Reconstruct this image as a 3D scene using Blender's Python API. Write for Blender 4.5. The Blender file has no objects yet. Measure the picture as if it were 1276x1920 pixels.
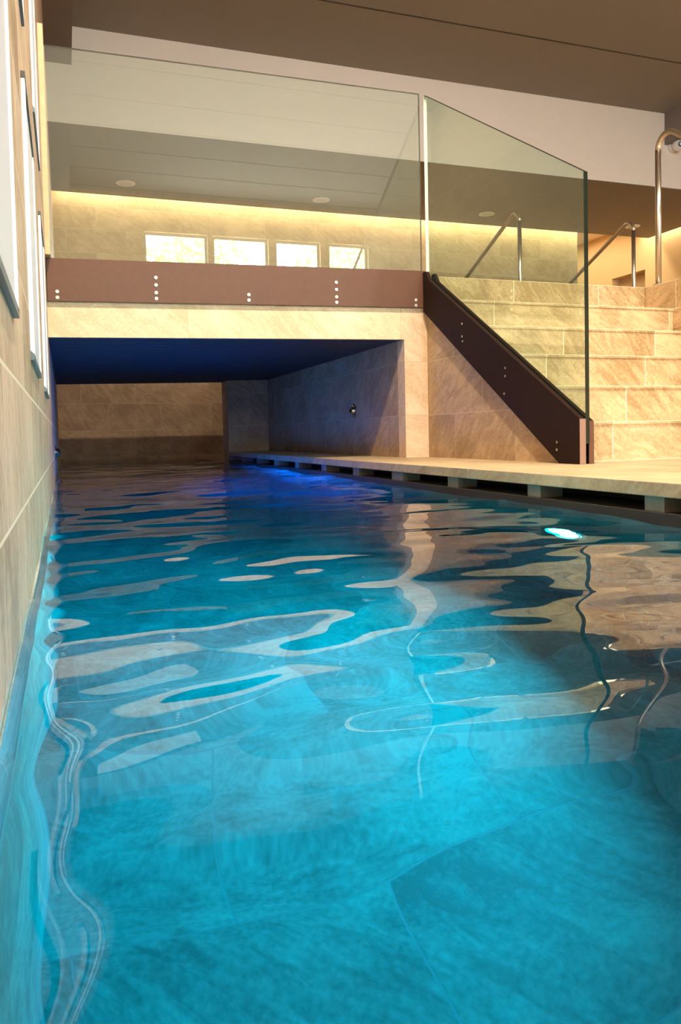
import bpy, bmesh, math, random
from mathutils import Vector, Matrix, noise
random.seed(4)
S = bpy.context.scene
COL = S.collection
PI = math.pi

# ---------------------------------------------------------------- dimensions (metres; the camera is the origin, water at -0.25)
XL, YB, XE, XC, XP = -0.061, 4.12, 1.476, 1.872, 2.019
ZW, ZD, ZDB, ZF = -0.25, -0.145, -0.184, 0.911
XR = 3.59                      # right side of the stair well
ZS, ZC = 3.115, 4.06           # rear soffit, front ceiling
YA, YC = 8.166, 10.4           # bulkhead face, rear soffit edge
YBK = -5.1                     # window wall behind the camera
ZP = -1.55                     # pool floor
Y1, TR, RI = 2.857, 0.25, 0.176

# ---------------------------------------------------------------- materials
def new_mat(name):
    m = bpy.data.materials.new(name); m.use_nodes = True
    nt = m.node_tree; b = nt.nodes['Principled BSDF']
    return m, nt, b
def plain(name, col, rough=0.5, metal=0.0, bump=0.0, var=0.0, scale=30, spec=0.5):
    m, nt, b = new_mat(name)
    b.inputs['Base Color'].default_value = (*col, 1); b.inputs['Roughness'].default_value = rough
    b.inputs['Metallic'].default_value = metal; b.inputs['Specular IOR Level'].default_value = spec
    if var or bump:
        g = nt.nodes.new('ShaderNodeNewGeometry'); n = nt.nodes.new('ShaderNodeTexNoise')
        n.inputs['Scale'].default_value = scale; n.inputs['Detail'].default_value = 5
        nt.links.new(g.outputs['Position'], n.inputs['Vector'])
        if var:
            r = nt.nodes.new('ShaderNodeMix'); r.data_type = 'RGBA'
            r.inputs[6].default_value = (*[c*(1-var) for c in col], 1); r.inputs[7].default_value = (*[min(1, c*(1+var)) for c in col], 1)
            nt.links.new(n.outputs['Fac'], r.inputs[0]); nt.links.new(r.outputs[2], b.inputs['Base Color'])
        if bump:
            bp = nt.nodes.new('ShaderNodeBump'); bp.inputs['Strength'].default_value = bump; bp.inputs['Distance'].default_value = 0.002
            nt.links.new(n.outputs['Fac'], bp.inputs['Height']); nt.links.new(bp.outputs['Normal'], b.inputs['Normal'])
    return m
def M_(nt, op, a, b=None, c=None):
    n = nt.nodes.new('ShaderNodeMath'); n.operation = op
    for i, v in enumerate((a, b, c)):
        if v is None: continue
        if isinstance(v, (int, float)): n.inputs[i].default_value = v
        else: nt.links.new(v, n.inputs[i])
    return n.outputs[0]
def stone(name, w, h, u0=0.0, v0=0.0, c1=(.60,.44,.27), c2=(.46,.33,.20), grout=(.70,.60,.45), off=0.5, mortar=0.0035,
          rough=0.55, streak=1.0, spec=0.4, ang=0.6, sq=1.0):
    """split-face sandstone tiles, laid out in world metres on whichever way a face looks"""
    m, nt, b = new_mat(name); L = nt.links
    g = nt.nodes.new('ShaderNodeNewGeometry')
    p = nt.nodes.new('ShaderNodeSeparateXYZ'); L.new(g.outputs['Position'], p.inputs[0])
    nn = nt.nodes.new('ShaderNodeSeparateXYZ'); L.new(g.outputs['True Normal'], nn.inputs[0])
    ax = M_(nt, 'GREATER_THAN', M_(nt, 'ABSOLUTE', nn.outputs[0]), 0.6)
    az = M_(nt, 'GREATER_THAN', M_(nt, 'ABSOLUTE', nn.outputs[2]), 0.6)
    def lerp(a, b_, f): return M_(nt, 'ADD', M_(nt, 'MULTIPLY', a, M_(nt, 'SUBTRACT', 1.0, f)), M_(nt, 'MULTIPLY', b_, f))
    u = M_(nt, 'SUBTRACT', lerp(p.outputs[0], p.outputs[1], ax), u0)
    v = M_(nt, 'SUBTRACT', lerp(p.outputs[2], p.outputs[1], az), v0)
    cv = nt.nodes.new('ShaderNodeCombineXYZ'); L.new(u, cv.inputs[0]); L.new(v, cv.inputs[1])
    br = nt.nodes.new('ShaderNodeTexBrick'); br.offset = off; br.offset_frequency = 2; br.squash = sq
    br.inputs['Scale'].default_value = 1; br.inputs['Brick Width'].default_value = w; br.inputs['Row Height'].default_value = h
    br.inputs['Mortar Size'].default_value = mortar; br.inputs['Mortar Smooth'].default_value = 0.3; br.inputs['Bias'].default_value = 0.0
    br.inputs['Color1'].default_value = (0, 0, 0, 1); br.inputs['Color2'].default_value = (1, 1, 1, 1); br.inputs['Mortar'].default_value = (.5, .5, .5, 1)
    L.new(cv.outputs[0], br.inputs['Vector'])
    bw = nt.nodes.new('ShaderNodeRGBToBW'); L.new(br.outputs['Color'], bw.inputs[0])
    # diagonal veins, shifted and turned from tile to tile
    sh = nt.nodes.new('ShaderNodeCombineXYZ'); L.new(M_(nt, 'MULTIPLY', bw.outputs[0], 7.3), sh.inputs[0]); L.new(M_(nt, 'MULTIPLY', bw.outputs[0], 3.1), sh.inputs[1])
    ad = nt.nodes.new('ShaderNodeVectorMath'); ad.operation = 'ADD'; L.new(cv.outputs[0], ad.inputs[0]); L.new(sh.outputs[0], ad.inputs[1])
    vr = nt.nodes.new('ShaderNodeVectorRotate'); vr.rotation_type = 'Z_AXIS'; L.new(ad.outputs[0], vr.inputs['Vector'])
    L.new(M_(nt, 'MULTIPLY_ADD', bw.outputs[0], 0.9, ang-0.45), vr.inputs['Angle'])
    mp = nt.nodes.new('ShaderNodeMapping'); mp.inputs['Scale'].default_value = (8, 26, 1); L.new(vr.outputs[0], mp.inputs[0])
    n1 = nt.nodes.new('ShaderNodeTexNoise'); n1.inputs['Scale'].default_value = 1.0; n1.inputs['Detail'].default_value = 6; n1.inputs['Roughness'].default_value = .62; n1.inputs['Distortion'].default_value = 0.8
    L.new(mp.outputs[0], n1.inputs['Vector'])
    n2 = nt.nodes.new('ShaderNodeTexNoise'); n2.inputs['Scale'].default_value = 3.2; n2.inputs['Detail'].default_value = 4; L.new(ad.outputs[0], n2.inputs['Vector'])
    n3 = nt.nodes.new('ShaderNodeTexNoise'); n3.inputs['Scale'].default_value = 70; n3.inputs['Detail'].default_value = 3; L.new(cv.outputs[0], n3.inputs['Vector'])
    f = M_(nt, 'ADD', M_(nt, 'MULTIPLY', bw.outputs[0], .45), M_(nt, 'MULTIPLY', M_(nt, 'SUBTRACT', n1.outputs['Fac'], .5), 2.1*streak))
    f = M_(nt, 'ADD', f, M_(nt, 'MULTIPLY', M_(nt, 'SUBTRACT', n2.outputs['Fac'], .5), 1.9))
    f = M_(nt, 'ADD', f, M_(nt, 'MULTIPLY', M_(nt, 'SUBTRACT', n3.outputs['Fac'], .5), 1.1))
    f = M_(nt, 'ADD', f, .28)
    f = M_(nt, 'MINIMUM', M_(nt, 'MAXIMUM', f, 0.0), 1.0)
    mx = nt.nodes.new('ShaderNodeMix'); mx.data_type = 'RGBA'; mx.inputs[6].default_value = (*c1, 1); mx.inputs[7].default_value = (*c2, 1); L.new(f, mx.inputs[0])
    mg = nt.nodes.new('ShaderNodeMix'); mg.data_type = 'RGBA'; mg.inputs[7].default_value = (*grout, 1); L.new(mx.outputs[2], mg.inputs[6]); L.new(br.outputs['Fac'], mg.inputs[0])
    L.new(mg.outputs[2], b.inputs['Base Color'])
    b.inputs['Roughness'].default_value = rough; b.inputs['Specular IOR Level'].default_value = spec
    bp = nt.nodes.new('ShaderNodeBump'); bp.inputs['Strength'].default_value = .35; bp.inputs['Distance'].default_value = 0.003
    hgt = M_(nt, 'SUBTRACT', n1.outputs['Fac'], M_(nt, 'MULTIPLY', br.outputs['Fac'], .6))
    L.new(hgt, bp.inputs['Height']); L.new(bp.outputs['Normal'], b.inputs['Normal'])
    return m
def emis(name, col, s, base=(.8,.8,.8)):
    m, nt, b = new_mat(name); b.inputs['Base Color'].default_value = (*base, 1)
    b.inputs['Emission Color'].default_value = (*col, 1); b.inputs['Emission Strength'].default_value = s
    return m
def glass_mat(name, tint, k=1.0, veil=0.0):
    m = bpy.data.materials.new(name); m.use_nodes = True; nt = m.node_tree; nt.nodes.clear()
    o = nt.nodes.new('ShaderNodeOutputMaterial'); t = nt.nodes.new('ShaderNodeBsdfTransparent'); t.inputs[0].default_value = (*tint, 1)
    gl = nt.nodes.new('ShaderNodeBsdfGlossy'); gl.inputs['Roughness'].default_value = 0.0; gl.inputs['Color'].default_value = (.95, 1, .97, 1)
    fr = nt.nodes.new('ShaderNodeFresnel'); fr.inputs['IOR'].default_value = 1.52
    # keep both faces of the pane reflecting alike
    g = nt.nodes.new('ShaderNodeNewGeometry')
    fm = M_(nt, 'MULTIPLY', fr.outputs[0], k); fm = M_(nt, 'MULTIPLY', M_(nt, 'MINIMUM', fm, 1.0), M_(nt, 'SUBTRACT', 1.0, g.outputs['Backfacing']))
    mx = nt.nodes.new('ShaderNodeMixShader'); nt.links.new(fm, mx.inputs[0]); nt.links.new(t.outputs[0], mx.inputs[1]); nt.links.new(gl.outputs[0], mx.inputs[2])
    if veil:                       # pale diffuse veil painted in, standing in for brighter reflections
        d = nt.nodes.new('ShaderNodeBsdfDiffuse'); d.inputs[0].default_value = (.80, .85, .78, 1); m2 = nt.nodes.new('ShaderNodeMixShader'); m2.inputs[0].default_value = veil
        nt.links.new(mx.outputs[0], m2.inputs[1]); nt.links.new(d.outputs[0], m2.inputs[2]); mx = m2
    nt.links.new(mx.outputs[0], o.inputs[0]); return m

MAT = {}
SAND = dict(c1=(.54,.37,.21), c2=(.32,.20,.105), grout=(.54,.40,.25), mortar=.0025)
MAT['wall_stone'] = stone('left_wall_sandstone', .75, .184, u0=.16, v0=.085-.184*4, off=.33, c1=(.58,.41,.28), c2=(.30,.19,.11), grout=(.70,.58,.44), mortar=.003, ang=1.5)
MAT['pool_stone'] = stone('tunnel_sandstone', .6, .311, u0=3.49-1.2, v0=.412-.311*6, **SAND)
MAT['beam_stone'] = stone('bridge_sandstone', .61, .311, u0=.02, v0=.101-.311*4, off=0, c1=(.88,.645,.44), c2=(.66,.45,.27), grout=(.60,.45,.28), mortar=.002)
MAT['riser_stone'] = stone('stair_sandstone', .62, RI, u0=2.6-.62*4, v0=ZD-RI*4, c1=(.72,.50,.28), c2=(.38,.235,.10), grout=(.85,.74,.55), mortar=.0025, off=.46)
MAT['deck_stone'] = stone('deck_sandstone', .6, .58, u0=XE-.6*3, v0=2.27-.58*6, c1=(.58,.41,.235), c2=(.38,.255,.14), grout=(.55,.43,.30), off=0.0, mortar=.003)
MAT['upper_stone'] = stone('upper_sandstone', .75, .30, u0=.1, v0=2.42-.3*5, c1=(.62,.46,.26), c2=(.44,.31,.16), grout=(.62,.50,.33), mortar=.003)
MAT['basin'] = stone('pool_basin_stone', .6, .42, u0=-.3, v0=.2, c1=(.30,.34,.30), c2=(.11,.145,.13), grout=(.22,.25,.24), mortar=.003, streak=.8)
MAT['pilaster'] = plain('pilaster_sandstone', (.62,.42,.24), .7, bump=.3, var=.2, scale=25)
MAT['dark_stone'] = plain('gutter_dark_stone', (.028,.018,.012), .7, bump=.3, var=.3)
MAT['block_stone'] = plain('support_block_grey_stone', (.24,.20,.15), .7, bump=.4, var=.25, scale=60)
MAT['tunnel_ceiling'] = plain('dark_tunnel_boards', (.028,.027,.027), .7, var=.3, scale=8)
MAT['taupe'] = plain('taupe_ceiling_paint', (.28,.24,.20), .85, var=.05, scale=12)
MAT['beam_paint'] = plain('taupe_beam_paint', (.23,.19,.175), .85)
MAT['joint'] = plain('ceiling_joint', (.06,.045,.035), .9)
MAT['plaster'] = plain('warm_white_plaster', (.88,.765,.68), .9, var=.02, scale=5)
MAT['warm_plaster'] = plain('ochre_plaster', (.66,.47,.25), .9, var=.04, scale=3)
MAT['door'] = plain('ochre_door', (.42,.30,.16), .6)
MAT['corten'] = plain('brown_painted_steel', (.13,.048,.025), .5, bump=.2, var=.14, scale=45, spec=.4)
MAT['corten_shaded'] = plain('brown_steel_shaded', (.024,.012,.009), .7, bump=.15, var=.15, scale=45, spec=.06)  # brown steel with the shade of the side facing away put into its colour
MAT['corten_end'] = plain('brown_steel_cut_end', (.30,.16,.11), .5)
MAT['bolt'] = plain('polished_bolt', (.85,.78,.68), .3, 0.6)
MAT['steel'] = plain('brushed_stainless', (.72,.64,.54), .28, 1.0)
MAT['chrome'] = plain('chrome', (.8,.8,.82), .08, 1.0)
MAT['blackm'] = plain('black_gloss', (.01,.01,.01), .2)
MAT['white'] = plain('white_enamel', (.85,.85,.84), .35)
MAT['greycap'] = plain('grey_metal_cap', (.16,.19,.20), .4, .3)
MAT['darkcap'] = plain('dark_metal_cap', (.10,.09,.08), .5, .3)
MAT['diffuser'] = emis('lit_diffuser', (1, .97, .95), .05, (.50,.48,.50))
MAT['frame_white'] = emis('lit_edge_strip', (1, .98, .95), .08, (.85,.85,.85))
MAT['glass'] = glass_mat('railing_glass', (.93, .965, .93), 6.0, .035)
MAT['glass_side'] = glass_mat('railing_glass_side', (.84, .92, .86), 1.6, .01)
MAT['glass_edge'] = plain('dark_green_glass_edge', (.012,.018,.012), .15)
MAT['glass_edge_pale'] = plain('glass_edge_painted_glint', (.92,.95,.85), .2)  # near-white colour paints the light caught by the rear edge
MAT['window_glass'] = glass_mat('window_glass', (.96,.98,.97), 1.0)
MAT['alu'] = plain('window_frame_grey', (.35,.34,.31), .5)
MAT['trimwhite'] = plain('white_edge_trim', (.92,.90,.86), .4)
MAT['lens'] = plain('frosted_lamp_lens', (.75,.72,.66), .4)

# ---------------------------------------------------------------- object helpers
def link(o, parent=None):
    COL.objects.link(o)
    if parent is not None: o.parent = parent; o.matrix_parent_inverse = Matrix.Identity(4); o.location = o.location - parent.location
    return o
def tag(o, label=None, cat=None, group=None, kind=None):
    if label: o['label'] = label
    if cat: o['category'] = cat
    if group: o['group'] = group
    if kind: o['kind'] = kind
    return o
def centre(me):
    """recentre mesh data; returns the offset to use as location"""
    xs = [v.co for v in me.vertices]
    lo = Vector([min(v[i] for v in xs) for i in range(3)]); hi = Vector([max(v[i] for v in xs) for i in range(3)])
    c = Vector(((lo.x+hi.x)/2, (lo.y+hi.y)/2, lo.z))
    for v in me.vertices: v.co -= c
    return c
def from_bm(name, bm, mats, parent=None, smooth=False):
    bmesh.ops.recalc_face_normals(bm, faces=bm.faces)
    me = bpy.data.meshes.new(name); bm.to_mesh(me); bm.free()
    for m in (mats if isinstance(mats, (list, tuple)) else [mats]): me.materials.append(m)
    if smooth:
        for p in me.polygons: p.use_smooth = True
    o = bpy.data.objects.new(name, me); o.location = centre(me)
    return link(o, parent)
def add_box(bm, x0, x1, y0, y1, z0, z1, mi=0, bev=0.0):
    r = bmesh.ops.create_cube(bm, size=1)
    vs = r['verts']
    for v in vs: v.co = Vector((x0 if v.co.x < 0 else x1, y0 if v.co.y < 0 else y1, z0 if v.co.z < 0 else z1))
    fs = {f for v in vs for f in v.link_faces}
    for f in fs: f.material_index = mi
    if bev: bmesh.ops.bevel(bm, geom=list({e for v in vs for e in v.link_edges}), offset=bev, segments=2, affect='EDGES', profile=.7)
def box(name, x0, x1, y0, y1, z0, z1, m, parent=None, bev=0.0):
    bm = bmesh.new(); add_box(bm, x0, x1, y0, y1, z0, z1, 0, bev); return from_bm(name, bm, m, parent)
def add_prism(bm, pts, axis, a, b, mi=0):
    """pts in the two other axes (x: (y,z), y: (x,z), z: (x,y)) swept from a to b"""
    def mk(p, t): return {'x': (t, p[0], p[1]), 'y': (p[0], t, p[1]), 'z': (p[0], p[1], t)}[axis]
    A = [bm.verts.new(mk(p, a)) for p in pts]; B = [bm.verts.new(mk(p, b)) for p in pts]
    fs = [bm.faces.new(A), bm.faces.new(B[::-1])]
    for i in range(len(pts)): fs.append(bm.faces.new((A[i], B[i], B[(i+1) % len(pts)], A[(i+1) % len(pts)])))
    for f in fs: f.material_index = mi
    return fs
def prism(name, pts, axis, a, b, m, parent=None):
    bm = bmesh.new(); add_prism(bm, pts, axis, a, b); return from_bm(name, bm, m, parent)
def tube(name, path, r, m, parent=None, seg=20, caps=True):
    bm = bmesh.new(); path = [Vector(p) for p in path]; rings = []
    up = Vector((1, 0, 0))
    for i, p in enumerate(path):
        t = (path[min(i+1, len(path)-1)] - path[max(i-1, 0)]).normalized()
        a = up.cross(t).normalized(); b = t.cross(a).normalized()
        rings.append([bm.verts.new(p + a*r*math.cos(k*2*PI/seg) + b*r*math.sin(k*2*PI/seg)) for k in range(seg)])
    for i in range(len(rings)-1):
        for k in range(seg): bm.faces.new((rings[i][k], rings[i][(k+1) % seg], rings[i+1][(k+1) % seg], rings[i+1][k]))
    if caps: bm.faces.new(rings[0]); bm.faces.new(rings[-1][::-1])
    return from_bm(name, bm, m, parent, smooth=True)
def fillet(pts, r, n=8):
    pts = [Vector(p) for p in pts]; out = [pts[0]]
    for i in range(1, len(pts)-1):
        a = (pts[i-1]-pts[i]).normalized(); b = (pts[i+1]-pts[i]).normalized(); ang = a.angle(b); d = r/math.tan(ang/2)
        c = pts[i] + (a+b).normalized()*(r/math.sin(ang/2)); s = pts[i]+a*d; e = pts[i]+b*d
        v0, v1 = s-c, e-c; th = v0.angle(v1)
        for k in range(n+1):
            t = k/n; out.append(c + (v0*math.sin((1-t)*th)+v1*math.sin(t*th))/math.sin(th))
    out.append(pts[-1]); return out
def lathe(name, prof, origin, axis, m, parent=None, seg=28):
    """prof: (radius, height along axis)"""
    bm = bmesh.new(); axis = Vector(axis).normalized(); q = Vector((0, 0, 1)).rotation_difference(axis); rings = []
    for r, h in prof:
        rings.append([bm.verts.new(q @ Vector((max(r, 1e-5)*math.cos(k*2*PI/seg), max(r, 1e-5)*math.sin(k*2*PI/seg), h)) + Vector(origin)) for k in range(seg)])
    for i in range(len(rings)-1):
        for k in range(seg): bm.faces.new((rings[i][k], rings[i][(k+1) % seg], rings[i+1][(k+1) % seg], rings[i+1][k]))
    bm.faces.new(rings[0]); bm.faces.new(rings[-1])
    return from_bm(name, bm, m, parent, smooth=False)
def empty(name, loc):
    o = bpy.data.objects.new(name, None); o.location = Vector(loc); o.empty_display_size = .1; COL.objects.link(o); return o
def struct(o): o['kind'] = 'structure'; return o

# ---------------------------------------------------------------- the shell
struct(box('wall_left', XL-.25, XL, YBK-.2, 12.8, ZP-.2, ZC+.3, MAT['wall_stone']))
# pool basin
struct(box('floor_light_block', XL-.25, 12.2, YBK-.2, 11.2, ZP-.35, ZP-.16, MAT['dark_stone']))  # unseen slab added to stop sky light leaking in from below
struct(box('wall_light_block_rear', XL, XR+.2, 10.62, 10.9, ZP-.16, ZF-.12, MAT['dark_stone']))  # unseen wall added to close the rear against leaking light
struct(box('wall_right_end', 9.55, 12.2, 10.9, 11.1, ZF-.3, ZC, MAT['plaster']))
struct(box('floor_pool', XL, XC+.3, -2.6, 9.5, ZP-.15, ZP, MAT['basin']))
struct(box('wall_pool_right', XE, XE+.12, -2.5, 7.34, ZP, -.26, MAT['basin']))
struct(box('wall_pool_left', XL, XL+.004, -2.5, 9.4, ZP, ZW-.004, MAT['basin']))
struct(box('wall_pool_near_end', XL, XE, -2.6, -2.5, ZP, ZDB, MAT['basin']))
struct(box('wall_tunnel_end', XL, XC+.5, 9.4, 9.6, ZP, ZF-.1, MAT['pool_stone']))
struct(box('trim_1', XE-.004, XC+.2, -2.5, 7.34, -.26, -.226, MAT['dark_stone']))            # gutter lip
struct(box('wall_gutter', XC-.18, XC-.12, -2.5, 7.34, -.226, ZDB, MAT['dark_stone']))
# pool-side deck slab
struct(box('floor_poolside', XE, XR+.1, -2.6, 7.34, ZDB, ZD, MAT['deck_stone'], bev=.003))
struct(box('floor_poolside_rear', XL, XR+.1, YBK, -2.6, ZDB-.1, ZD, MAT['deck_stone']))
# tunnel
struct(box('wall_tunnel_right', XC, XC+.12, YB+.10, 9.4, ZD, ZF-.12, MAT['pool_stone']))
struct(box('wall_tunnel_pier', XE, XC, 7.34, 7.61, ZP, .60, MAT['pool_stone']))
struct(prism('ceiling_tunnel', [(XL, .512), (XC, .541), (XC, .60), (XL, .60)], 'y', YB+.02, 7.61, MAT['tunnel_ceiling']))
# tunnel ceiling board seams
bm = bmesh.new()
for k in range(22):
    y = YB+.12+k*.158
    add_prism(bm, [(XL, .5105), (XC, .5395), (XC, .5425), (XL, .5135)], 'y', y, y+.006)
struct(from_bm('trim_2', bm, MAT['joint']))
# stone face of the bridge with the pier on its right
bm = bmesh.new()
add_prism(bm, [(XL, .512), (XC-.002, .541), (XP, .541), (XP, .80), (XL, .80)], 'y', YB, YB+.10)
add_prism(bm, [(XC, ZD), (XP, ZD), (XP, .541), (XC, .541)], 'y', YB, YB+.10)
struct(from_bm('wall_bridge', bm, MAT['beam_stone']))
# side wall below the stair stringer
struct(prism('wall_stair_left', [(2.83, ZD), (YB, ZD), (YB, .725), (2.83, -.118)], 'x', XP, XP+.055, MAT['pool_stone']))
# upper floor (landing, bridge deck, raised floor on the right)
bm = bmesh.new()
add_box(bm, XL, XR, YB+.02, 7.61, ZF-.12, ZF-.004)
struct(from_bm('floor_upper', bm, MAT['deck_stone']))
struct(box('floor_upper_right', XR, 12.2, YBK, 10.9, ZF-.3, ZF, MAT['deck_stone'], bev=.004))
struct(box('floor_upper_rear', XL, XR, 9.4, 10.9, ZF-.12, ZF-.004, MAT['deck_stone']))
struct(box('floor_corridor', 7.9, 9.5, 10.9, 14, ZF-.12, ZF, MAT['deck_stone']))
struct(box('wall_stair_right', XR, XR+.2, YBK, 10.9, ZP, ZF-.3, MAT['riser_stone']))
struct(box('trim_3', XR-.004, XR, YBK, YB-.013, ZF-.30, ZF, MAT['riser_stone']))
# stone pilaster where the glass meets the left wall
struct(box('trim_4', XL, -.036, 4.03, YB+.02, .90, 1.997, MAT['pilaster'], bev=.003))
# rear wall, corridor, painted wall
struct(box('wall_rear', XL, 7.92, 10.62, 10.9, ZF-.12, ZC, MAT['upper_stone']))
struct(box('wall_corridor_end', 7.7, 9.5, 14.0, 14.2, ZF, ZC, MAT['warm_plaster']))
struct(box('wall_corridor_left', 7.72, 7.92, 10.9, 14.0, ZF, ZC, MAT['warm_plaster']))
dy0, dy1 = 10.71, 11.55
bm = bmesh.new()
add_box(bm, 9.35, 9.55, 8.4, dy0, ZF, ZC); add_box(bm, 9.35, 9.55, dy1, 14.2, ZF, ZC); add_box(bm, 9.35, 9.55, dy0, dy1, 2.68, ZC)
struct(from_bm('wall_right_rear', bm, MAT['warm_plaster']))
struct(box('door_1', 9.50, 9.55, dy0, dy1, ZF, 2.68, MAT['door']))
struct(box('ceiling_corridor', 7.7, 9.6, 10.62, 14.2, 3.5, 3.6, MAT['plaster']))
# ceilings
struct(box('ceiling', XL, 12.2, YBK, YA, ZC, ZC+.15, MAT['taupe']))
struct(box('wall_bulkhead', XL, 12.2, YA, YA+.1, ZS, ZC+.15, MAT['plaster']))
struct(box('ceiling_rear', XL, 9.15, YA+.1, YC, ZS, ZS+.12, MAT['taupe']))
struct(box('trim_5', XL, 9.15, YA, YA+.1, ZS-.004, ZS, MAT['taupe']))
struct(box('ceiling_cove', XL, 12.2, YA+.1, 10.9, ZC-.2, ZC-.1, MAT['plaster']))
bm = bmesh.new()
for y in [7.0, -.65, -1.5, -2.35, -3.2, -4.05, -4.9]:
    add_box(bm, XL, 7.45, y-.009, y+.009, ZC-.003, ZC+.002)
struct(from_bm('trim_6', bm, MAT['joint']))
struct(box('trim_7', XL, .183, YBK, YA, 3.685, ZC, MAT['beam_paint']))                    # dropped beam along the left wall
struct(box('trim_8', 7.452, 8.2, YBK, YA, 3.66, ZC, MAT['beam_paint']))                   # dropped beam on the right
struct(box('wall_right', 8.2, 8.4, YBK, 7.4, ZF, ZC, MAT['plaster']))
struct(box('wall_right_return', 8.2, 12.2, 7.4, 7.6, ZF, ZC, MAT['plaster']))
struct(box('wall_right_far', 12.0, 12.2, 7.4, 10.9, ZF, ZC, MAT['plaster']))
# window wall behind the camera
wins = [(1.35, 2.41), (2.50, 3.48), (3.61, 4.44), (4.60, 5.37)]
WZ0, WZ1 = 1.25, 3.45
bm = bmesh.new()
add_box(bm, XL-.2, 1.35, YBK-.2, YBK, ZP, ZC+.1); add_box(bm, 5.37, 8.4, YBK-.2, YBK, ZP, ZC+.1)
add_box(bm, 1.35, 5.37, YBK-.2, YBK, ZP, WZ0); add_box(bm, 1.35, 5.37, YBK-.2, YBK, WZ1, ZC+.1)
for a, b in zip(wins[:-1], wins[1:]): add_box(bm, a[1], b[0], YBK-.2, YBK, WZ0, WZ1)
struct(from_bm('wall_windows', bm, MAT['upper_stone']))
for i, (a, b) in enumerate(wins):
    w = empty('window_%d' % (i+1), ((a+b)/2, YBK-.1, WZ0)); struct(w)
    bm = bmesh.new()
    add_box(bm, a, b, YBK-.14, YBK-.08, WZ0, WZ0+.04); add_box(bm, a, b, YBK-.14, YBK-.08, WZ1-.04, WZ1)
    add_box(bm, a, a+.04, YBK-.14, YBK-.08, WZ0+.04, WZ1-.04); add_box(bm, b-.04, b, YBK-.14, YBK-.08, WZ0+.04, WZ1-.04)
    from_bm('window_frame', bm, MAT['alu'], w)
    box('window_pane', a+.04, b-.04, YBK-.115, YBK-.105, WZ0+.04, WZ1-.04, MAT['window_glass'], w)
    L = bpy.data.lights.new('daylight', 'AREA'); L.shape = 'RECTANGLE'; L.size = b-a; L.size_y = WZ1-WZ0; L.energy = 100; L.color = (1, .99, .93); 
    lo = bpy.data.objects.new('window_daylight', L); lo.location = ((a+b)/2, YBK-.22, (WZ0+WZ1)/2); lo.rotation_euler = (math.radians(90), 0, 0); COL.objects.link(lo)
    L.cycles.is_portal = True

# ---------------------------------------------------------------- support blocks under the deck edge
ys = [(1.637, 1.711), (2.203, 2.279), (2.778, 2.866), (3.315, 3.448), (3.895, 3.985), (4.45, 4.54), (5.03, 5.12), (5.60, 5.69), (6.17, 6.26), (6.74, 6.83)]
names = ['rightmost and largest in view', 'second in from the right edge', 'third from the right edge', 'fourth from the right edge',
         'fifth, below the lit pier', 'sixth, first inside the tunnel', 'seventh from the right edge',
         'eighth from the right edge', 'ninth, last but one', 'farthest back beside the end pier']
b0 = None
for (a, b), nm in zip(ys, names):
    if b0 is None:
        o = b0 = box('support_block', XE+.012, XE+.10, a, b, -.226, ZDB, MAT['block_stone'], bev=.0015)
        wid = b-a
    else:
        o = b0.copy(); COL.objects.link(o); o.location.y = (a+b)/2; o.scale.y = (b-a)/wid
    tag(o, 'grey support block under the deck slab, ' + nm, 'block', 'support blocks under the pool deck edge')
b0.data.name = 'support_block'

# ---------------------------------------------------------------- staircase
st = empty('stone_staircase', (2.8, Y1, ZD)); tag(st, 'beige sandstone staircase rising from the pool deck to the upper floor', 'stairs')
for k in range(5):
    y0 = Y1 + k*TR; z1 = ZD + (k+1)*RI
    bm = bmesh.new()
    add_box(bm, XP+.075, XR-.006, y0+.006, y0+TR+.02, z1-RI, z1-.014)
    add_box(bm, XP+.075, XR-.006, y0, y0+TR+.02, z1-.014, z1, 0, .002)
    add_box(bm, XP+.075, XR-.006, y0+TR+.02, YB-.01, z1-RI, z1-.002)
    from_bm('step', bm, MAT['riser_stone'], st)
box('step', XP+.075, XR-.006, Y1+5*TR, YB+.018, ZF-RI, ZF, MAT['riser_stone'], st, bev=.003)
struct(box('trim_9', XP+.062, XP+.076, Y1-.005, Y1+.02, ZD, ZD+RI+.004, MAT['trimwhite']))

# ---------------------------------------------------------------- steel fascia plate with bolts
fp = empty('steel_fascia', (1.0, YB-.01, .69)); tag(fp, 'long brown steel fascia plate with pale bolts across the front of the bridge', 'steel plate')
prism('plate', [(XL+.004, .688), (2.0, .7255), (2.0, .9365), (XL+.004, .898)], 'y', YB-.024, YB-.009, MAT['corten'], fp)
BR = [(.0, -.045), (.004, -.049), (.0085, -.0475)]
def bolt(x, z):
    return lathe('bolt', [(.0095, 0), (.0095, .002), (.0075, .004), (.003, .0042), (.0025, .0025)], (x, YB-.024, z), (0, -1, 0), MAT['bolt'], fp, seg=18)
for x, zs in [(-.012, (.734, .705)), (.468, (.825, .787, .748, .718)), (.954, (.757, .728)), (1.453, (.845, .806, .765, .735)), (1.940, (.766, .735))]:
    for z in zs: bolt(x, z)

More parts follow.
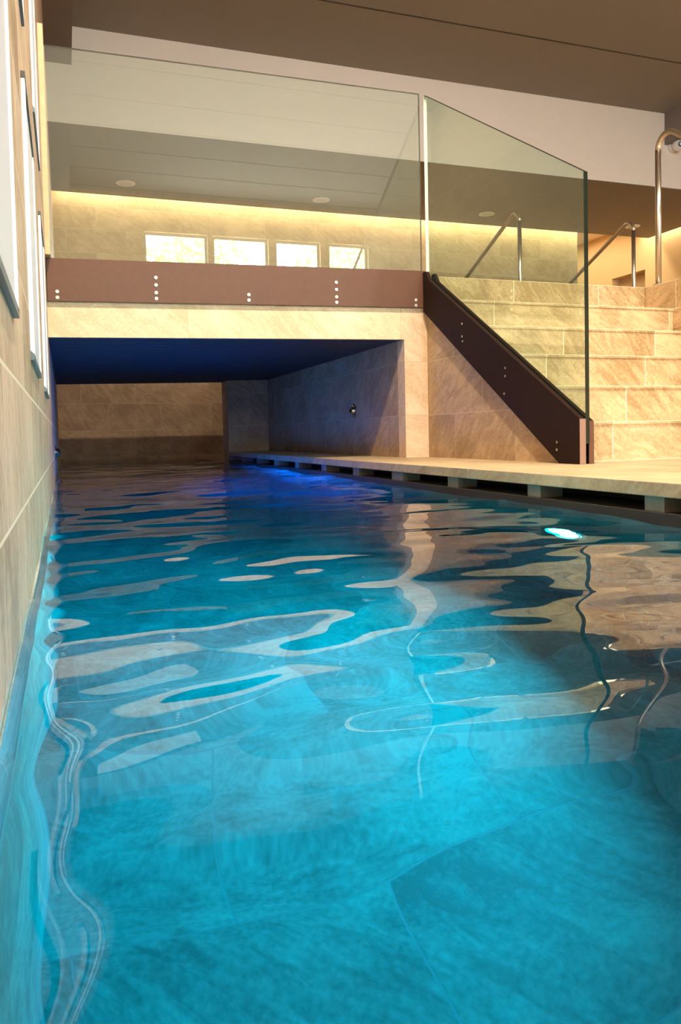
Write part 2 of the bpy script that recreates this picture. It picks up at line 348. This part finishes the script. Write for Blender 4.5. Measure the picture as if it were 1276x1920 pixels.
# ---------------------------------------------------------------- stringer plate beside the stair
sp = empty('stair_stringer', (2.01, 3.4, ZD)); tag(sp, 'brown sloping steel stringer plate clamping the stair glass, shade painted in', 'stringer')
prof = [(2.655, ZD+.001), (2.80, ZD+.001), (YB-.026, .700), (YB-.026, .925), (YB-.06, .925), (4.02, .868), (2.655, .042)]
prism('outer_plate', prof, 'x', 1.985, 2.008, MAT['corten_shaded'], sp)
prism('inner_plate', [(2.663, ZD+.001), (2.76, ZD+.001), (YB-.026, .735), (YB-.026, .915), (YB-.06, .915), (4.02, .860), (2.663, .034)], 'x', 2.040, 2.058, MAT['corten_shaded'], sp)
box('end_cap', 1.9835, 2.012, 2.6525, 2.6555, ZD+.001, .042, MAT['corten_end'], sp)
box('end_strip', 2.034, 2.058, 2.6605, 2.6635, ZD+.001, .034, MAT['corten'], sp)
for y, z in [(3.632, .566), (3.635, .50), (3.63, .474), (3.217, .298), (3.218, .26), (3.229, .177), (2.813, -.054), (2.814, -.086)]:
    lathe('bolt', [(.006, 0), (.006, .002), (.004, .0035)], (1.985, y, z), (-1, 0, 0), MAT['steel'], sp, seg=14)

# ---------------------------------------------------------------- glass railings
def pane(name, pts, axis, a, b, mats, edge_ids):
    bm = bmesh.new(); fs = add_prism(bm, pts, axis, a, b)
    for i, f in enumerate(fs[2:]): f.material_index = edge_ids[i]
    return from_bm(name, bm, mats)
g1 = pane('glass_railing_panel', [(XL+.014, .875), (1.990, .905), (1.990, 1.953), (XL+.018, 1.938)], 'y', YB-.006, YB+.010,
          [MAT['glass'], MAT['glass_edge']], [1, 1, 1, 1])
tag(g1, 'large rectangular clear glass railing panel above the brown fascia of the bridge', 'glass railing')
g2 = pane('glass_railing_panel', [(2.657, -.06), (4.108, .83), (4.108, 1.944), (2.657, 1.043)], 'x', 2.014, 2.034,
          [MAT['glass_side'], MAT['glass_edge'], MAT['glass_edge_pale']], [1, 2, 1, 1])
tag(g2, 'sloping greenish glass railing panel with dark edges beside the stone stairs', 'glass railing')

# ---------------------------------------------------------------- handrails
def handrail(base, top, end, r, label):
    """post from base straight up, bend, sloping rail to end"""
    t = empty('handrail', base); tag(t, label, 'handrail', None)
    path = fillet([base, top, end], .085, 10)
    k = len(path)//2
    tube('post', [path[0], Vector(path[1])], r, MAT['steel'], t)
    tube('rail', path[1:], r, MAT['steel'], t)
    lathe('base_flange', [(r*1.9, 0), (r*1.9, .006), (r*1.2, .010)], base, (0, 0, 1), MAT['steel'], t)
    return t
d1 = Vector((0, -TR*1.0, -RI)).normalized()
t1 = handrail((3.625, 4.03, ZF), (3.625, 4.03, 1.93), (3.625, 4.03-1.6, 1.93-1.6*RI/TR), .0185, 'tall bent stainless handrail at the right frame edge, tops the stair side wall')
d2 = (1.525-1.915)/(6.769-5.9)
for x, lab in ((3.80, 'stainless handrail on the upper floor seen through the stair glass'), (5.02, 'stainless handrail on the upper floor right of the stair glass')):
    handrail((x, 5.90, ZF), (x, 5.90, 1.955), (x, 7.45, 1.955+1.55*d2), .0185, lab)

# ---------------------------------------------------------------- lit panels on the left wall
def wall_panel(y0, y1, z0, z1, label, t=.008):
    o = empty('wall_light_panel', (XL, (y0+y1)/2, z0)); tag(o, label, 'wall light', 'white light panels on the left wall')
    x1 = XL+t
    box('diffuser', XL, x1-.003, y0+.035, y1-.03, z0+.008, z1-.008, MAT['diffuser'], o)
    box('edge_strip', XL, x1, y0, y0+.036, z0+.004, z1-.004, MAT['frame_white'], o, bev=.002)
    box('edge_strip', XL, x1, y1-.031, y1, z0+.004, z1-.004, MAT['frame_white'], o, bev=.002)
    prism('bottom_cap', [(XL, z0), (x1, z0), (x1, z0+.012), (XL, z0+.02)], 'y', y0-.004, y1+.004, MAT['greycap'], o)
    prism('top_cap', [(XL, z1-.012), (x1+.001, z1-.012), (x1+.001, z1), (XL, z1)], 'y', y0-.004, y1+.004, MAT['darkcap'], o)
    return o
wall_panel(.70, 1.15, .168, .75, 'white lit wall panel nearest the camera on the left wall, lower row')
wall_panel(1.72, 2.22, .166, .75, 'slim white lit wall panel, second along the lower row of the left wall')
wall_panel(2.82, 3.31, .166, .772, 'slim white lit wall panel, farthest along the lower row beside the bridge')
wall_panel(1.48, 1.90, .93, 1.55, 'white lit wall panel of the upper row, the nearer one at the top left corner', .006)
wall_panel(2.64, 3.20, 1.03, 1.70, 'white lit wall panel of the upper row, the farther one near the glass', .006)

# ---------------------------------------------------------------- small fittings
def fitting(x, y, z, nx, label):
    o = empty('wall_spout', (x, y, z)); tag(o, label, 'water spout')
    k = 1.4; P = lambda pr: [(r*k, h*k) for r, h in pr]
    lathe('escutcheon', P([(.034, 0), (.034, .003), (.028, .006), (.018, .007)]), (x, y, z), (nx, 0, 0), MAT['chrome'], o)
    lathe('nozzle', P([(.017, .004), (.019, .014), (.0125, .022), (.0105, .022), (.0100, .010)]), (x, y, z), (nx, -.25, 0), MAT['chrome'], o)
    lathe('hole', P([(.010, .0105), (.010, .0115)]), (x, y, z), (nx, -.25, 0), MAT['blackm'], o)
fitting(XC, 4.962, .158, -1, 'small round chrome spout on the dark right wall of the tunnel')
fitting(XL, 5.05, -.075, 1, 'small round chrome spout on the left wall just above the water')
for x, lab in ((.80, 'leftmost round ceiling downlight above the glass'), (3.31, 'faint round ceiling downlight in the middle of the rear ceiling'), (5.81, 'round ceiling downlight seen through the stair glass'), (8.37, 'round ceiling downlight behind the far right handrail')):
    o = empty('ceiling_downlight', (x, 9.86, ZS)); tag(o, lab, 'ceiling light')
    lathe('trim_ring', [(.115, 0), (.115, .006), (.095, .012), (.078, .008), (.076, .001)], (x, 9.86, ZS), (0, 0, -1), MAT['white'], o)
    lathe('lens', [(.076, .002), (.05, .005), (.01, .006)], (x, 9.86, ZS), (0, 0, -1), MAT['lens'], o)
# security camera on the bulkhead, beside the beam
sc_ = empty('security_camera', (7.53, YA, 3.60)); tag(sc_, 'small white dome security camera with black lens at the right frame edge', 'security camera')
lathe('mount', [(.065, 0), (.065, .035), (.05, .05)], (7.56, YA, 3.635), (0, -1, 0), MAT['white'], sc_)
lathe('housing', [(.05, 0)] + [(.085*math.sin(a), .10-.085*math.cos(a)) for a in [x*PI/12 for x in range(3, 12)]], (7.575, YA-.04, 3.645), (-.1, -1, -.15), MAT['white'], sc_)
lathe('lens', [(.034, 0), (.034, .016), (.024, .024)], (7.565-.036, YA-.14-.062, 3.63-.018), (-.50, -.84, -.24), MAT['blackm'], sc_)

# ---------------------------------------------------------------- underwater lights
def uwlight(x, y, z, nx, label, col, power, size=.16, lensE=18, spread=150):
    o = empty('underwater_light', (x, y, z)); tag(o, label, 'pool light')
    lathe('ring', [(.105, 0), (.105, .012), (.09, .016), (.082, .012)], (x, y, z), (nx, 0, 0), MAT['steel'], o)
    m = emis('pool_lamp_lens', [min(1, c+.35) for c in col], lensE)
    
    lathe('lens', [(.082, 0), (.082, .011), (.06, .015), (.01, .017)], (x, y, z), (nx, 0, 0), m, o)
    L = bpy.data.lights.new('pool_lamp', 'AREA'); L.shape = 'DISK'; L.size = size; L.energy = power; L.color = col; L.spread = math.radians(spread)
    lo = bpy.data.objects.new('pool_lamp', L); lo.location = (x+nx*.02, y, z); lo.rotation_euler = (0, math.radians(-90 if nx > 0 else 90), 0); COL.objects.link(lo)
uwlight(XE, 2.05, -.79, -1, 'glowing round underwater lamp on the right pool wall', (0.0, .82, .83), 50)
uwlight(XL+.004, 5.2, -.42, 1, 'blue underwater lamp on the left pool wall inside the tunnel', (.0, .17, 1.0), 60, spread=115)

# ---------------------------------------------------------------- water
def wave(x, y):
    h = 0
    for (kx, ky, a, ph) in WV: h += a*math.sin(kx*x + ky*y + ph)
    p = Vector((x*2.2, y*2.6, 0.3)); h += .0042*noise.noise(p)
    p = Vector((x*5.0+3, y*7.0, 1.7)); h += .0024*noise.noise(p)
    if y > 2.0: h += .0012*noise.noise(Vector((x*4, y*22, 4)))*min(1, (y-2)/1.5)
    return h
WV = []
for lam, amp, n in ((1.1, .0020, 3), (.55, .0010, 3), (.3, .00065, 4), (.16, .00036, 5), (.09, .0001, 4)):
    for k in range(n):
        a = random.uniform(-.9, .9) + PI/2; q = 2*PI/(lam*random.uniform(.8, 1.25)); WV.append((q*math.cos(a), q*math.sin(a), amp, random.uniform(0, 6.28)))
YS = []; y = -2.5
while y < 9.4: YS.append(y); y += .012 if .1 < y < 2.2 else (.022 if y < 5 and y > 0 else .035)
YS.append(9.4)
X0, X1, NX = XL+.0035, XE+.0005, 110
bm = bmesh.new(); rows = []
for y in YS: rows.append([bm.verts.new((X0+(X1-X0)*i/NX, y, ZW+wave(X0+(X1-X0)*i/NX, y))) for i in range(NX+1)])
for a, b in zip(rows[:-1], rows[1:]):
    for i in range(NX): f = bm.faces.new((a[i], a[i+1], b[i+1], b[i])); f.smooth = True
# closed body of water below the surface (sides slightly inside the stone)
zb = ZP-.01
bl = [bm.verts.new((v.co.x, v.co.y, zb)) for v in rows[0]]; tl = [bm.verts.new((v.co.x, v.co.y, zb)) for v in rows[-1]]
for i in range(NX):
    bm.faces.new((bl[i], bl[i+1], rows[0][i+1], rows[0][i])); bm.faces.new((rows[-1][i], rows[-1][i+1], tl[i+1], tl[i])); 
L0 = [r[0] for r in rows]; L1 = [r[-1] for r in rows]
bm.faces.new([bl[0]] + L0 + [tl[0]]); bm.faces.new([tl[-1]] + L1[::-1] + [bl[-1]]); bm.faces.new([bl[0], tl[0]] + tl[1:] + bl[::-1][:-1])
m = bpy.data.materials.new('pool_water'); m.use_nodes = True; nt = m.node_tree; nt.nodes.clear()
o = nt.nodes.new('ShaderNodeOutputMaterial'); gl = nt.nodes.new('ShaderNodeBsdfGlass'); gl.inputs['IOR'].default_value = 1.333; gl.inputs['Roughness'].default_value = 0.0
va = nt.nodes.new('ShaderNodeVolumeAbsorption'); va.inputs['Color'].default_value = (.0, .87, .955, 1); va.inputs['Density'].default_value = 2.0
nt.links.new(gl.outputs[0], o.inputs['Surface']); nt.links.new(va.outputs[0], o.inputs['Volume'])
wo = from_bm('pool_water', bm, m); tag(wo, 'rippling turquoise blue pool water filling the narrow channel', 'water', None, 'stuff')
for p in wo.data.polygons: p.use_smooth = len(p.vertices) == 4 and abs(p.normal.z) > .5

# ---------------------------------------------------------------- garden outside the windows behind the camera
leafm = plain('garden_leaves', (.22, .42, .10), .7, var=.5, scale=9)
barkm = plain('garden_bark', (.12, .08, .05), .9)
gm = plain('garden_paving', (.36, .35, .33), .9, var=.3, scale=6)
struct(box('floor_garden', -12, 18, -24, YBK-.3, -.2, 0, gm))
def tree(x, y, h, rad, seed, label):
    rnd = random.Random(seed); t = empty('garden_tree', (x, y, 0)); tag(t, label, 'tree', 'garden trees outside the windows')
    tube('trunk', [(x, y, 0), (x+.1, y, h*.35), (x-.05, y+.1, h*.7)], .13, barkm, t, seg=10)
    bm = bmesh.new()
    for k in range(2600):
        d = Vector((rnd.gauss(0, 1), rnd.gauss(0, 1), rnd.gauss(0, 1))).normalized()*(rnd.random()**.45)
        c = Vector((x, y, h*.72)) + Vector((d.x*rad, d.y*rad, d.z*h*.42)); s = rnd.uniform(.07, .15)
        a = Vector((rnd.gauss(0, 1), rnd.gauss(0, 1), rnd.gauss(0, 1))).normalized(); b = a.orthogonal().normalized()
        vs = [bm.verts.new(c+a*s), bm.verts.new(c+b*s*.5), bm.verts.new(c-a*s), bm.verts.new(c-b*s*.5)]; bm.faces.new(vs)
    from_bm('foliage', bm, leafm, t)
tree(3.6, -14, 5.2, 2.0, 1, 'leafy garden tree outside, middle of the windows')
tree(8.6, -15, 5.5, 2.1, 2, 'leafy garden tree outside, right end of the windows')
tree(-1.4, -15, 5.8, 2.1, 3, 'leafy garden tree outside, left end of the windows')
W = bpy.data.worlds.new('sky'); S.world = W; W.use_nodes = True
bg = W.node_tree.nodes['Background']; bg.inputs[0].default_value = (.86, .93, 1, 1); bg.inputs[1].default_value = 28.0

# ---------------------------------------------------------------- lamps
def area(name, loc, rot, sx, sy, e, col, spread=None):
    L = bpy.data.lights.new(name, 'AREA'); L.shape = 'RECTANGLE'; L.size = sx; L.size_y = sy; L.energy = e; L.color = col
    if spread: L.spread = math.radians(spread)
    o = bpy.data.objects.new(name, L); o.location = loc; o.rotation_euler = [math.radians(a) for a in rot]; COL.objects.link(o); return o
WARM = (1, .84, .57)
area('cove_rear', (4.5, 10.51, 3.30), (0, 0, 0), 9.0, .06, 60, WARM)
area('cove_right', (9.25, 9.6, 3.30), (0, 0, 90), 2.3, .06, 8, WARM)
area('corridor_lamp', (8.6, 12.0, 3.45), (0, 0, 0), .9, 2.0, 17, WARM)
area('tunnel_end_lamp', (.75, 8.7, 3.05), (0, 0, 0), 1.2, 1.0, 3.5, (1, .86, .66))
# ceiling lamps over the pool hall, above the frame
def hall_lamp(x, y, e, lab):
    o = empty('ceiling_downlight', (x, y, ZC)); tag(o, lab, 'ceiling light')
    lathe('trim_ring', [(.15, 0), (.15, .006), (.13, .012), (.11, .004)], (x, y, ZC), (0, 0, -1), MAT['white'], o)
    L = bpy.data.lights.new('hall_lamp', 'AREA'); L.shape = 'DISK'; L.size = .2; L.energy = e; L.color = (1, .87, .68)
    lo = bpy.data.objects.new('hall_lamp', L); lo.location = (x, y, ZC-.02); COL.objects.link(lo)
hall_lamp(3.1, 1.2, 42, 'ceiling downlight over the foot of the stairs')
hall_lamp(.7, 1.3, 175, 'ceiling downlight over the pool in front of the bridge')
hall_lamp(5.2, 1.5, 40, 'ceiling downlight over the raised floor right of the stairs')

# ---------------------------------------------------------------- camera
f, yaw, pitch, roll, cx, cy = 1449.485, 0.34, -0.0401, -0.0211, 635.999, 872.2654
CAMV = (f, yaw, pitch, roll, cx, cy)
F = Vector((math.sin(yaw)*math.cos(pitch), math.cos(yaw)*math.cos(pitch), math.sin(pitch)))
R = Vector((math.cos(yaw), -math.sin(yaw), 0)); U = R.cross(F)
R2 = R*math.cos(roll)+U*math.sin(roll); U2 = -R*math.sin(roll)+U*math.cos(roll)
cd = bpy.data.cameras.new('camera'); cam = bpy.data.objects.new('camera', cd); COL.objects.link(cam)
cam.matrix_world = Matrix(((R2.x, U2.x, -F.x, 0), (R2.y, U2.y, -F.y, 0), (R2.z, U2.z, -F.z, 0), (0, 0, 0, 1)))
cd.sensor_fit = 'VERTICAL'; cd.sensor_height = 36; cd.lens = f/1920*36
cd.shift_x = (638-cx)/1920; cd.shift_y = (cy-960)/1920; cd.clip_start = .01
S.camera = cam
S.view_settings.view_transform = 'Standard'; S.view_settings.look = 'None'; S.view_settings.gamma = 1; S.view_settings.exposure = 0.88
S.view_settings.use_curve_mapping = False
S.cycles.max_bounces = 14; S.cycles.transparent_max_bounces = 16; S.cycles.transmission_bounces = 10; S.cycles.glossy_bounces = 6; S.cycles.diffuse_bounces = 5
S.cycles.sample_clamp_indirect = 6
